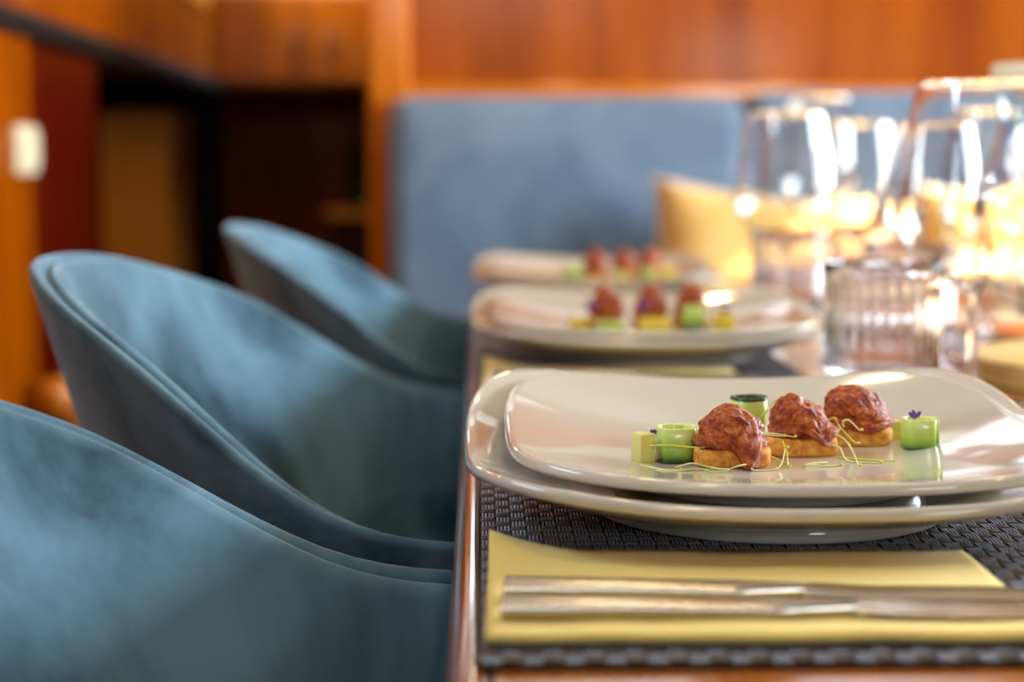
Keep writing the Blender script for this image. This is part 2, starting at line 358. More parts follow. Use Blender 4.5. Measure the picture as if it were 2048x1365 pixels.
def pillow(loc, s, tilt, label, rz):
    mb = MB(); N = 18; F = []; B = []
    for i in range(N+1):
        r1 = []; r2 = []
        for j in range(N+1):
            u = i/N*2-1; v = j/N*2-1
            pin = 1-.10*(1-abs(u)**2)*abs(v)**3 ; pin2 = 1-.10*(1-abs(v)**2)*abs(u)**3
            th = .075*((1-u**4)*(1-v**4))**.5*(1+.08*noise.noise(Vector((u*2, v*2, s*9))))
            r1.append((u*s/2*pin2, -th, v*s/2*pin+s/2)); r2.append((u*s/2*pin2, th, v*s/2*pin+s/2))
        F.append(r1); B.append(r2)
    mb.grid(F); mb.grid(B); o = mb.build('throw_pillow', M['pillow']); o.location = loc; o.rotation_euler = (tilt, math.radians(rz), 0)
    return tag(o, label, 'pillow', 'gold pillows')
pillow((.500, 2.98, .462), .43, math.radians(-14), 'gold square pillow on the slate blue sofa, left of the wine glasses', 6)
pillow((1.02, 3.00, .475), .43, math.radians(-12), 'gold square pillow on the right half of the slate blue sofa, behind the wine glasses', -3)

# ------------------------------------------------------------------ table
tb = thing('dining_table', (.42, 1.35, 0), 'long glossy varnished mahogany dining table with rounded edges', 'table')
X0, X1, Y0, Y1 = -.0115, .86, .30, 2.50
mb = MB(); P = []; R = .05; th = .018
outline = []
for cx, cy, a0 in ((X1-R, Y1-R, 0), (X0+R, Y1-R, 90), (X0+R, Y0+R, 180), (X1-R, Y0+R, 270)):
    for k in range(13):
        a = math.radians(a0+k*7.5); outline.append((cx, cy, math.cos(a), math.sin(a)))
prof = [(-.0115, 0)]+[(-.0115+.0115*math.sin(a*PI/180), -.009*(1-math.cos(a*PI/180))) for a in range(10, 181, 10)]+[(-.0115, -th)]
for off, z in prof: P.append([(cx+(R+off)*ca-.42, cy+(R+off)*sa-1.35, TT+z) for cx, cy, ca, sa in outline])
mb.grid(P, cv=True); nO = len(outline); mb.f += [tuple(range(nO)), tuple(range((len(prof)-1)*nO, len(prof)*nO))[::-1]]; mb.m += [0, 0]
top = mb.build('table_top', M['table'], tb, angle=40)
# inlaid dark line close to the edge
mb = MB(); P = []
for off, z in ((-.0128, .00015), (-.0145, .00025), (-.0160, .00015)): P.append([(cx+(R+off)*ca-.42, cy+(R+off)*sa-1.35, TT+z) for cx, cy, ca, sa in outline])
mb.grid(P, cv=True); mb.build('inlay', M['dark_wood'], top)
for y in (-.65, .65):
    mb = MB(); mb.lathe([(0, 0), (.20, 0), (.20, .02), (.05, .05), (.045, .70), (.12, .7315), (0, .7315)], 32, c=(0, y, 0)); mb.build('pedestal', M['table'], tb)

# ------------------------------------------------------------------ chairs
A_, B_ = .27, .28
def rimz(x): return .753 + sm(x, [-.27, -.24, -.18, -.14, -.12, -.083, -.055, -.01, .3], [.101, .088, .062, .036, .020, -.010, -.0265, -.0305, -.0305])
def rimz2(x):
    xs = [-.27, -.24, -.18, -.14, -.12, -.083, -.055, -.01, .3]; ys = [.104, .089, .062, .036, .020, -.004, -.0175, -.0235, -.0235]
    s = 0
    for k in range(-4, 5): s += interp(x+k*.006, xs, ys)
    return .753+s/9
path = [(.20-.20*i/10, -B_, 0, -1) for i in range(10)]
for i in range(61):
    a = -PI/2-PI*i/60; x = A_*math.cos(a); y = B_*math.sin(a)
    nx, ny = math.cos(a)/A_, math.sin(a)/B_; l = math.hypot(nx, ny); path.append((x, y, nx/l, ny/l))
path += [(.20*i/10, B_, 0, 1) for i in range(1, 11)]
def shell_section(off0, off1, dz0, zb, cap, slope=.30):
    """closed section rows along the path: outer offset off0, inner off1"""
    rows = []
    for x, y, nx, ny in path:
        zt = rimz2(x)+dz0; r = []
        def pt(off, z):
            k = max(0, zt-z); sl = slope*k*(1.0 if z > .5 else 1.0)
            fac = 1.0
            return (x+nx*(off-sl*fac), y+ny*(off-sl*.75), z)
        mid = (off0+off1)/2; h = (off0-off1)/2
        for q in range(7): r.append(pt(off0, zb+(zt-h-zb)*q/7))
        for q in range(9):
            a = PI*q/8; r.append(pt(mid+h*math.cos(a), zt-h+h*math.sin(a)))
        for q in range(1, 8): r.append(pt(off1, zt-h+(zb-zt+h)*q/7))
        rows.append(r)
    mb = MB(); mb.grid(rows, cv=True); n = len(rows[0]); L = len(rows)
    mb.f += [tuple(range(n)), tuple(range((L-1)*n, L*n))[::-1]]; mb.m += [0, 0]
    return mb
def make_chair(loc, label):
    t = thing('armchair', loc, label, 'chair', 'velvet armchairs along the table')
    s = shell_section(0, -.0095, 0, .40, 1).build('outer_shell', M['velvet'], t)
    shell_section(-.0100, -.0225, -.0035, .44, 1, .42).build('inner_cushion', M['velvet'], t)
    # seat pad
    mb = MB(); P = []; sp_ = [(p[0]*.66+(.03 if p[0] > 0 else 0), p[1]*.70) for p in path]+[(.20, B_*.55), (.215, 0), (.20, -B_*.55)]
    for f, z in ((0, .38), (.9, .38), (1, .40), (1, .45), (.97, .468), (.85, .48), (0, .485)): P.append([(x*f, y*f, z) for x, y in sp_])
    mb.grid(P, cv=True); mb.build('seat', M['velvet'], t)
    # seam lines on the arms
    for sgn in (-1, 1):
        mb = MB(); mb.tube([(-.045, sgn*(B_-.0240), .715), (-.042, sgn*(B_-.038), .66), (-.040, sgn*(B_-.069), .56)], .0016, 6); mb.build('seam', M['velvet'], t)
    for sx in (-1, 1):
        for sy in (-1, 1):
            mb = MB(); mb.tube([(sx*.11, sy*.13, .385), (sx*.17, sy*.19, 0.0)], [.018, .011], 12); mb.build('leg', M['dark_wood'], t)
    return t
chair = make_chair((-.007, 1.036, 0), 'teal velvet armchair in the middle of the row, whole curved back in view')
dup(chair, (0, .430, 0), label='nearest teal velvet armchair, partly cut off at the lower left')
dup(chair, (.015, 1.640, 0), label='farthest teal velvet armchair, closest to the sofa')

# ------------------------------------------------------------------ woven mats
def weave():
    W, L_, NX, NY = .0066, .0090, 37, 50
    A = .0008; V = []; F = []; MI = []; base = 0
    def strands(mat_i, rows):
        nonlocal base
        for along, cross, const, zf, n in rows: pass
    prof = np.array([(-1, 0), (-.45, .8), (.45, .8), (1, 0), (0, -.9)])
    def add(P0, hw, hh, axis, mi):
        nonlocal base
        n = len(P0); k = len(prof); arr = np.zeros((n, k, 3))
        arr[:, :, :] = P0[:, None, :]
        arr[:, :, axis] += prof[None, :, 0]*hw; arr[:, :, 2] += prof[None, :, 1]*hh
        V.append(arr.reshape(-1, 3))
        i = np.arange(n-1)[:, None]; j = np.arange(k)[None, :]
        a = base+i*k+j; b = base+(i+1)*k+j; c = base+(i+1)*k+(j+1) % k; d = base+i*k+(j+1) % k
        F.append(np.stack([a, b, c, d], -1).reshape(-1, 4)); MI.append(np.full((n-1)*k, mi)); base += n*k
    ys = np.linspace(0, NY*L_, NY*6+1)
    for i in range(NX):
        z = A*np.clip(1.9*(np.cos(PI*(ys/L_-.5)+PI*i)+.30), -1, 1)
        for s in range(4):
            x = i*W+.0012+s*(W-.0020)/3.0
            add(np.stack([np.full_like(ys, x), ys, z+.0015], -1), .00064, .00064, 0, 0)
    xs = np.linspace(0, NX*W, NX*6+1)
    for j in range(NY):
        z = -A*np.clip(1.7*np.cos(PI*(xs/W-.5)+PI*j), -1, 1)
        for s in range(4):
            y = j*L_+.0023+s*(L_-.0046)/3.0
            add(np.stack([xs, np.full_like(xs, y), z+.0015], -1), .00072, .00055, 1, 1)
    V = np.concatenate(V); F = np.concatenate(F); MI = np.concatenate(MI)
    me = bpy.data.meshes.new('placemat'); me.vertices.add(len(V)); me.vertices.foreach_set('co', V.ravel())
    me.loops.add(F.size); me.loops.foreach_set('vertex_index', F.ravel().astype(np.int32))
    me.polygons.add(len(F)); me.polygons.foreach_set('loop_start', np.arange(0, F.size, 4, dtype=np.int32)); me.polygons.foreach_set('loop_total', np.full(len(F), 4, dtype=np.int32))
    me.materials.append(M['warp']); me.materials.append(M['weft']); me.polygons.foreach_set('material_index', MI.astype(np.int32))
    me.polygons.foreach_set('use_smooth', np.ones(len(F), dtype=bool)); me.update(calc_edges=True); me.validate()
    o = bpy.data.objects.new('placemat', me); C.objects.link(o); return o
pm = weave()
for xx in (-.0010, .2452):
    mb = MB(); mb.tube([(xx, .001+.4480*k/90, .0016+.0004*(k % 2)) for k in range(91)], .0013, 6); mb.build('edge_binding', M['binding'], pm)
pm.location = (0, .497, TT+.0003)
tag(pm, 'woven grey placemat at the nearest setting, under the two stacked plates', 'placemat', 'woven grey placemats')

# ------------------------------------------------------------------ plates
def plate_mesh(R, foot_r, foot_h, well, rim, corner, name, lab, n=4.0, t=.0042, wr=.50):
    NT = 144
    ss = [0, .15, .3, .42, wr, .56, .62, .68, .74, .80, .86, .91, .95, .98, 1.0]
    def rad(th, s):
        c, d = abs(math.cos(th)), abs(math.sin(th))
        se = (c**n+d**n)**(-1/n); w_ = min(1, max(0, (s-.35)/.65)); w_ = w_*w_*(3-2*w_)
        return R*s*(1+(se-1)*w_), (se-1)/(2**(.5-1/n)-1)
    def ztop(s, k, sn=0):
        if s <= wr: return well
        u = (s-wr)/(1-wr); h = rim-well+(corner-rim)*k**1.3*(1+.6*sn)+.0055*sn
        return well+h*(.25*u+.75*u**1.7)
    rows = []
    for s in ss: rows.append([(lambda r, k: (r*math.cos(th), r*math.sin(th), ztop(s, k, math.sin(th))))(*rad(th, s)) for th in [2*PI*i/NT for i in range(NT)]])
    # lip
    for a in (30, 60, 90, 120, 150):
        row = []
        for i in range(NT):
            th = 2*PI*i/NT; r, k = rad(th, 1.0); z = ztop(1, k, math.sin(th)); rr = .0026
            row.append(((r+rr*math.sin(math.radians(a)))*math.cos(th), (r+rr*math.sin(math.radians(a)))*math.sin(th), z-rr+rr*math.cos(math.radians(a))))
        rows.append(row)
    fs = foot_r/R
    for s in [.985, .96, .92, .87, .81, .74, .67, max(.60, fs+.02)]:
        row = []
        for i in range(NT):
            th = 2*PI*i/NT; r, k = rad(th, s); z = ztop(s, k, math.sin(th))-t-.004*(1-s)*2
            row.append((r*math.cos(th), r*math.sin(th), max(z, foot_h)))
        rows.append(row)
    zb = well-t
    rows.append([(foot_r*math.cos(2*PI*i/NT), foot_r*math.sin(2*PI*i/NT), foot_h*.9) for i in range(NT)])
    for r, z in ((foot_r-.006, foot_h*.9), (foot_r*.5, foot_h*.9), (0, foot_h*.9)): rows.append([(r*math.cos(2*PI*i/NT), r*math.sin(2*PI*i/NT), z) for i in range(NT)])
    mb = MB(); mb.grid(rows, cv=True); o = mb.build(name, M['china']); o['category'] = 'plate'
    mb = MB(); mb.lathe([(foot_r-.0005, foot_h*.95), (foot_r+.0003, foot_h*.5), (foot_r-.001, .0008), (foot_r-.002, 0), (foot_r-.005, 0), (foot_r-.006, .0008), (foot_r-.007, foot_h*.95)], 96, closed=True)
    mb.build('foot_ring', M['china'], o); return o
BIGW = .0095
big = plate_mesh(.1360, .083, .0075, BIGW+.0015, .0320, .0410, 'dinner_plate', '')
small = plate_mesh(.1200, .070, .0075, .0115, .0258, .0305, 'side_plate', '')
WELL = MT+BIGW+.0015+.0115       # top of upper plate's well

# ------------------------------------------------------------------ napkins
def napkin_mesh():
    mb = MB(); W, D = .187, .116; NXn = 60
    pr = []       # profile of the S-fold (y from front), z
    def seg(y0, z0, y1, z1, n):
        for k in range(n): pr.append((y0+(y1-y0)*k/n, z0+(z1-z0)*k/n))
    t = .0010
    seg(D-.004, .0006, .003, .0006, 16)
    for k in range(7):
        a = PI*k/6; pr.append((.003-.0030*math.sin(a), .0006+.0015*(1-math.cos(a))))
    seg(.005, .0036, D, .0038, 18); pr.append((D, .0038))
    rows = []
    for i in range(NXn+1):
        x = W*i/NXn; r = []
        for k, (y, z) in enumerate(pr):
            n1 = noise.noise(Vector((x*28, y*30, 3+(z > .002)*5)))*.0007 if z > .002 else 0
            lift = .009*max(0, 1-x/.045)**2*max(0, (y-.080)/.036)**2 if z > .003 else 0
            fw = .0012*noise.noise(Vector((x*22, 7.7, 0)))*(1-y/D) + .0006*noise.noise(Vector((x*60, 1.7, 0)))
            zz = z+n1+lift
            if .0008 < z: zz += .0010*(y < .02)*(1+noise.noise(Vector((x*35, 2, 2))))
            r.append((x+.0015*(y/D), y+fw, max(zz, .0006)))
        rows.append(r)
    mb.grid(rows); o = mb.build('napkin', M['napkin'])
    md = o.modifiers.new('thick', 'SOLIDIFY'); md.thickness = .0009; md.offset = 0
    return o
nap = napkin_mesh(); nap.location = (.0015, .5110, MT+.0002); nap.rotation_euler = (0, 0, math.radians(-.3))
tag(nap, 'folded pale yellow napkin with two knives, at the nearest setting', 'napkin', 'folded yellow napkins')

# ------------------------------------------------------------------ knives
def make_knife(Lh, Lb, name='table_knife'):
    k = thing(name, (0, 0, 0), '', 'knife', 'table knives')
    rows = []
    for i in range(25):
        u = i/24; x = u*Lh; wv = .0068-.0012*math.sin(PI*min(1, u*1.1)) if u < .8 else .0058-.0026*((u-.8)/.2)
        h = .0032-.0008*u
        r = []
        for q in range(16):
            a = 2*PI*q/16; c, s = math.cos(a), math.sin(a)
            r.append((x, wv*math.copysign(abs(c)**.45, c), h+h*math.copysign(abs(s)**.5, s)))
        rows.append(r)
    mb = MB(); mb.grid(rows, cv=True); mb.f += [tuple(range(16)), tuple(range(24*16, 25*16))[::-1]]; mb.m += [0, 0]
    mb.build('handle', M['steel'], k, angle=50)
    mb = MB(); rows = []
    for i in range(25):
        u = i/24; x = Lh-.004+u*(Lb+.004)
        up = .0034+.0050*min(1, max(0, (u-.03)/.06)) if u < .5 else .0084
        if u > .70: up = .0084*(1-((u-.70)/.30)**2.2*.92)
        lo = -.0075*min(1, .42+u*9) if u < .9 else -.0075*(1-((u-.9)/.1)**2*.8)
        t = .0011 if u > .05 else .0018; zc = .0030-.0016*min(1, u*3)
        rows.append([(x, up, zc+t*.6), (x, (up+lo)/2, zc+t*.5), (x, lo, zc+.0001), (x, lo, zc-.0001), (x, (up+lo)/2, zc-t*.5), (x, up, zc-t*.6)])
    mb.grid(rows, cv=True); mb.f += [tuple(range(6)), tuple(range(24*6, 25*6))[::-1]]; mb.m += [0, 0]
    mb.build('blade', M['steel'], k, angle=30); return k
ZN = MT+.0052
kn1 = make_knife(.104, .088); kn1.location = (.0085, .5560, ZN); kn1.rotation_euler = (0, 0, math.radians(-1.6)); kn1['label'] = 'shorter silver knife on the nearest yellow napkin, the one closer to the plate'
kn2 = make_knife(.119, .100); kn2.location = (.0070, .5310, ZN); kn2.rotation_euler = (0, 0, math.radians(-.6)); kn2['label'] = 'longer silver knife at the front of the nearest yellow napkin'

# ------------------------------------------------------------------ glasses
def smooth_prof(pts, n=6):
    out = []
    for i in range(len(pts)-1):
        p0 = pts[max(0, i-1)]; p1 = pts[i]; p2 = pts[i+1]; p3 = pts[min(len(pts)-1, i+2)]
        for k in range(n):
            t = k/n
            out.append(tuple(.5*((2*p1[a])+(-p0[a]+p2[a])*t+(2*p0[a]-5*p1[a]+4*p2[a]-p3[a])*t*t+(-p0[a]+3*p1[a]-3*p2[a]+p3[a])*t**3) for a in (0, 1)))
    out.append(pts[-1]); return out
def wine_glass(Rb, Rr, H, stem, label, loc):
    g = thing('wine_glass', loc, label, 'glass', 'stemmed wine glasses')
    hb = H-stem; w_ = .0011
    outer = [(.0042, stem-.004), (.010, stem+.001), (Rb*.55, stem+hb*.075), (Rb*.88, stem+hb*.22), (Rb, stem+hb*.36), (Rb*.965, stem+hb*.52), (Rb*.87, stem+hb*.76), (Rr, H)]
    outer = smooth_prof(outer, 6)
    inner = [(max(0, r-w_*1.1), z) for r, z in outer[::-1] if z > stem+.004] + [(0, stem+.0045)]
    mb = MB(); mb.lathe([(0, stem-.004)]+outer+[(Rr-.0003, H+.0005), (Rr-.0009, H+.0004)]+inner, 72); mb.build('bowl', M['glass'], g)
    mb = MB(); fr_ = .036
    mb.lathe(smooth_prof([(.0, .0), (fr_-.001, 0)], 2)+smooth_prof([(fr_, .0006), (fr_-.001, .0014), (.020, .0030), (.008, .0065), (.0046, .014), (.0038, .03), (.0036, stem*.6), (.0040, stem-.008), (.0042, stem-.0042)], 5)+[(0, stem-.0042)], 48)
    mb.build('stem', M['glass'], g); return g
wine_glass(.0550, .0405, .2155, .078, 'largest wine glass at the right edge, nearest of the stemmed glasses', (.3335, 1.085, TT+.0003))
wine_glass(.040, .030, .195, .085, 'slender wine glass between the fluted tumbler and the largest wine glass', (.372, 1.33, TT+.0003))
wine_glass(.048, .036, .2155, .080, 'wine glass seen through the largest wine glass, across the table', (.500, 1.60, TT+.0003))
wine_glass(.0520, .0385, .2155, .078, 'wine glass in front of the gold pillow, leftmost of the stemmed glasses', (.314, 1.67, TT+.0003))
wine_glass(.048, .036, .210, .080, 'wine glass behind the fluted tumbler, in the middle of the far cluster', (.431, 1.85, TT+.0003))
wine_glass(.047, .041, .2500, .090, 'tallest wine glass, standing behind the far pair', (.437, 2.10, TT+.0003))
def tumbler(R, H, label, loc):
    mb = MB(); NF = 28; NN = NF*6; rows = []; bt = .012
    pr = [(0, .0015, 0), (.7, .0, 0), (.93, .0, 0), (.985, .003, .3), (1, .010, 1), (1, H*.45, 1), (1.0, H*.80, 1), (1.0, H*.86, .4), (1.0, H*.90, 0), (1.0, H-.001, 0), (.985, H, 0), (.965, H-.001, 0), (.955, H*.8, 0), (.95, bt+.006, 0), (.90, bt+.001, 0), (.5, bt, 0), (0, bt, 0)]
    for f, z, fl in pr:
        row = []
        for k in range(NN):
            a = 2*PI*k/NN; r = R*f*(1-fl*.030*(1-abs(math.cos(NF*a/2)))*1.6) * (.955+.045*min(1, z/H)); row.append((r*math.cos(a), r*math.sin(a), z))
        rows.append(row)
    mb.grid(rows, cv=True); o = mb.build('tumbler', M['glass'], loc=loc); return tag(o, label, 'glass', 'fluted tumblers')
t2 = tumbler(.0425, .092, 'fluted clear tumbler with a thick base behind the nearest plates', (.288, 1.150, TT+.0003))
dup(t2, (.338, 1.765, TT+.0003), label='fluted clear tumbler in front of the gold pillow, below the leftmost wine glass')
dup(t2, (.470, 1.98, TT+.0003), label='fluted clear tumbler across the table, farthest of the tumblers')
dup(t2, (.392, 1.47, TT+.0003), label='fluted clear tumbler between the two wine glasses right of the table centre')
# carafe with a sprig at the right edge
cf = thing('carafe', (.475, 1.40, TT+.0003), 'tall clear glass carafe with a pale lip, a green sprig inside', 'carafe')
prof = smooth_prof([(.001, .0), (.040, .0), (.0445, .006), (.046, .05), (.044, .11), (.036, .155), (.027, .185), (.0255, .205), (.031, .232)], 5)
inn = [(max(0, r-.0022), z) for r, z in prof[::-1] if z > .01]+[(0, .009)]
mb = MB(); mb.lathe(prof+[(.0305, .2335)]+inn, 64); mb.build('body', M['glass'], cf)
mb = MB(); mb.lathe([(.031, .226), (.0335, .228), (.0345, .244), (.033, .247), (.029, .247), (.0275, .228)], 48, closed=True); mb.build('collar', M['white'], cf)
sg = thing('herb_sprig', (.475, 1.40, TT+.012), 'small green herb sprig standing in the carafe', 'herb')
mb = MB(); mb.tube([(.0, 0, 0), (-.004, 0, .08), (-.008, 0, .175), (-.010, 0, .205)], .0012, 6); mb.build('stalk', M['leaf'], sg)
random.seed(4)
for k in range(6):
    a = k*2.4; z = .165+k*.008; mb = MB(); d = Vector((math.cos(a), math.sin(a)*.8, .5)).normalized(); s_ = d.cross(Vector((0, 0, 1))).normalized()
    b0 = Vector((-.008, 0, z)); P = []
    for u in (0, .25, .5, .75, 1):
        wv = .0045*math.sin(PI*min(.98, u+.05)); P.append([b0+d*.013*u-s_*wv, b0+d*.013*u+Vector((0, 0, -.0008)), b0+d*.013*u+s_*wv])
    mb.grid(P); lf = mb.build('leaf', M['leaf'], sg)
# round wooden board
mb = MB(); mb.lathe(smooth_prof([(.001, 0), (.118, 0), (.124, .004), (.126, .010), (.124, .016), (.118, .018), (.001, .018)], 4), 96)
o = mb.build('serving_board', M['board'], loc=(.500, 1.200, TT+.0003)); tag(o, 'round tan wooden board on the table behind the right end of the nearest plates', 'board')

# ------------------------------------------------------------------ food prototypes
def fb(v, s, o=0): return noise.fractal(Vector(v)*s+Vector((o, o*1.7, o*.3)), 1.0, 2.0, 3)
def canape(loc, rz, w, d, h, seed, label, drip=0, group='tartare canapes', toast=(.034, .022), lean=0, dx=.3):
    c = thing('canape', loc, label, 'canape', group, rz)
    mb = MB(); tw, td = toast; rows = []; th = .0084
    for f, z in ((0, 0), (.9, 0), (.975, .0008), (1, .002), (1.0, th-.002), (.975, th-.0006), (.92, th), (0, th)):
        rows.append([(tw/2*f*math.copysign(abs(math.cos(a))**.42, math.cos(a))*(1+.02*noise.noise(Vector((a*2, seed, z*200)))), td/2*f*math.copysign(abs(math.sin(a))**.7, math.sin(a)), z) for a in [2*PI*k/64 for k in range(64)]])
    mb.grid(rows, cv=True); mb.build('toast', M['toast'], c)
    # tartare quenelle
    import bmesh
    bm = bmesh.new(); bmesh.ops.create_icosphere(bm, subdivisions=6, radius=1)
    for v in bm.verts:
        p = v.co.copy(); r = 1+.17*fb(p, 1.3, seed)+.055*fb(p, 4.2, seed+3)+.035*(.5-abs(noise.noise(p*9+Vector((seed, 0, 0)))))+.020*noise.noise(p*22)
        q = p*r
        if p.z < 0:      # broad flat base that sits on the toast
            k = 1+.42*min(1, -p.z*1.6)*(1-max(0, -p.z-.75)*3.2); q = Vector((q.x*k, q.y*k, q.z*.55))
        pk = max(0, p.z)**6*.16
        x, y, z = (q.x+lean*max(-.3, p.z))*w/2, q.y*d/2, (q.z+pk)*h*.62
        zz = max(z+h*.36+th-.0012, th-.0012)
        if drip and p.y < 0:      # tongue sliding off the front of the toast
            g = math.exp(-((p.x-dx)/.27)**2)*max(0, -p.y)*max(0, .55-p.z)
            y -= g*.0050*min(1, drip*1.3); zz -= g*.0155*min(1.0, drip)
            zz = max(zz, .0006+.0006*abs(fb(p, 6, 1)))
        v.co = (x, y, zz)
    mb = MB(); 
    for i, v in enumerate(bm.verts): v.index = i
    mb.v = [tuple(v.co) for v in bm.verts]; mb.f = [tuple(v.index for v in f.verts) for f in bm.faces]; mb.m = [0]*len(mb.f); bm.free()
    mb.build('tartare', M['tartare'], c, fix=False); return c
def cucumber(loc, r, h, label, rz=0, turns=1.25):
    mb = MB(); P = []; n = 60; cu = thing('cucumber_roll', loc, label, 'cucumber', 'cucumber rolls', rz)
    def ring(k, off):
        a = 2*PI*turns*k/n; rr = r-off-.0024*a/(2*PI)
        if rr < .0005: rr = .0005
        c, s = math.cos(a), math.sin(a); q = .55
        return (rr*math.copysign(abs(c)**q, c), rr*math.copysign(abs(s)**q, s))
    zs = [(0, .0004), (.0006, 0), (h*.3, 0), (h*.6, 0), (h-.0005, 0), (h, .0004)]
    for k in range(n+1):
        row = []
        for z, e in zs: x, y = ring(k, e); row.append((x, y, z+.0004*noise.noise(Vector((k*.2, 3, z*90)))))
        for z, e in zs[::-1]: x, y = ring(k, .0019-e); row.append((x, y, z+.0004*noise.noise(Vector((k*.2, 3, z*90)))))
        P.append(row)
    mb.grid(P, cv=True); L = len(P[0]); mb.f += [tuple(range(L)), tuple(range(n*L, (n+1)*L))[::-1]]; mb.m += [0, 0]
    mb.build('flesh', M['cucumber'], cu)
    mb = MB(); pts = []
    for k in range(n+1): x, y = ring(k, .0009); pts.append((x, y, h+.0003))
    if 'back' in label or 'dark' in label: mb.tube(pts, .0012, 6); mb.build('skin', M['skin'], cu)
    return cu
def cube(name, loc, s, label, m, rz=.4):
    import bmesh
    bm = bmesh.new(); bmesh.ops.create_cube(bm, size=1); bmesh.ops.bevel(bm, geom=list(bm.edges), offset=.08, segments=2, profile=.5, affect='EDGES'); bmesh.ops.subdivide_edges(bm, edges=list(bm.edges), cuts=2, use_grid_fill=True)
    for v in bm.verts: v.co = Vector(((v.co.x)*s[0], v.co.y*s[1], (v.co.z+.5)*s[2]))*(1+.05*noise.noise(v.co*3.0+Vector(loc)*50))
    bm.verts.ensure_lookup_table(); mb = MB()
    for i, v in enumerate(bm.verts): v.index = i
    mb.v = [tuple(v.co) for v in bm.verts]; mb.f = [tuple(v.index for v in f.verts) for f in bm.faces]; mb.m = [0]*len(mb.f); bm.free()
    o = mb.build(name, m, loc=loc, fix=False); o.rotation_euler = (0, 0, rz); return tag(o, label, 'garnish')
def spline(pts, n=10):
    out = []
    for i in range(len(pts)-1):
        p0 = Vector(pts[max(0, i-1)]); p1 = Vector(pts[i]); p2 = Vector(pts[i+1]); p3 = Vector(pts[min(len(pts)-1, i+2)])
        for k in range(n):
            t = k/n; out.append(.5*((2*p1)+(-p0+p2)*t+(2*p0-5*p1+4*p2-p3)*t*t+(-p0+3*p1-3*p2+p3)*t**3))
    out.append(Vector(pts[-1])); return out
def sprout(pts, label, green=False, r=.00042):
    o0 = Vector(pts[0]); q = spline([Vector(p)-o0 for p in pts]); n = len(q)
    s = thing('sprout', o0, label, 'sprout', 'thin sprouts on the nearest plate')
    mb = MB(); mb.tube(q, [r*(.55+.6*math.sin(PI*(.15+.8*i/(n-1)))) for i in range(n)], 6); mb.build('stalk', M['sprout_green' if green else 'sprout'], s)
    mb = MB(); e = q[-1]; mb.tube([e, e+Vector((.0008, -.0002, .0004)), e+Vector((.0018, -.0004, .0003))], [.0002, .00085, .0002], 6); mb.build('seed_leaf', M['sprout_green'], s)
def petal(loc, label, s=1.0):
    p = thing('flower_petal', loc, label, 'petal', 'purple petals'); random.seed(int(loc[0]*1e5))
    mb = MB()
    for k in range(7):
        a = k*.9+random.random(); e = .6+random.random()*.8; d = Vector((math.cos(a)*.8, math.sin(a)*.5, e)).normalized()*.0034*s
        x = d.cross(Vector((0, 1, .2))).normalized()*.0006*s; o = Vector((0, 0, 0))
        mb.grid([[o-x*.4, o+x*.4], [o+d*.5-x*1.4, o+d*.5+x*1.4], [o+d-x*.6, o+d+x*.6]])
    mb.build('petal', M['petal'], p)
W_ = WELL+.0002
# ------------------------------------------------------------------ nearest setting
big.location = (.1315, .735, MT+.0002); tag(big, 'large square cream plate, lower of the nearest stacked pair', 'plate', 'cream plates')
small.location = (.1340, .742, MT+.0002+BIGW+.0016); tag(small, 'square cream plate on top of the nearest stack, carrying the sharp canapes', 'plate', 'cream plates')
canape((.1125, .714, W_), .05, .0290, .024, .0186, 1.3, 'left front tartare canape on the nearest plate, its tartare drooping onto the plate', drip=1.0, lean=-.05, dx=.30)
canape((.1490, .742, W_), .10, .0270, .023, .0188, 7.1, 'middle tartare canape on the nearest plate', drip=.42, toast=(.033, .022), lean=-.28, dx=.45)
canape((.1800, .770, W_), .02, .0320, .024, .0200, 12.4, 'right rear tartare canape on the nearest plate, with small peaks on top', drip=.22, toast=(.036, .022), lean=-.05, dx=.2)
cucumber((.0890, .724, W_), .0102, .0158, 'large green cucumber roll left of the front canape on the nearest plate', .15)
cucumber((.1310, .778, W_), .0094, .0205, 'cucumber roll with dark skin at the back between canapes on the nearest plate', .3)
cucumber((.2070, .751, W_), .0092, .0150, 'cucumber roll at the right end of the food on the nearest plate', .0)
cube('cheese_cube', (.0735, .721, W_), (.0080, .008, .0135), 'small pale yellow cube at the left end of the food on the nearest plate', M['cheese'], .5)
cube('cheese_cube', (.1995, .775, W_), (.009, .009, .0105), 'small pale yellow cube behind the right cucumber roll on the nearest plate', M['cheese'], .2)
petal((.0785, .7240, W_+.0120), 'tiny purple petal at the pale cube, left end of the nearest plate', .8)
petal((.2040, .749, W_+.0152), 'purple flower bit standing on the right cucumber roll of the nearest plate', 1.25)
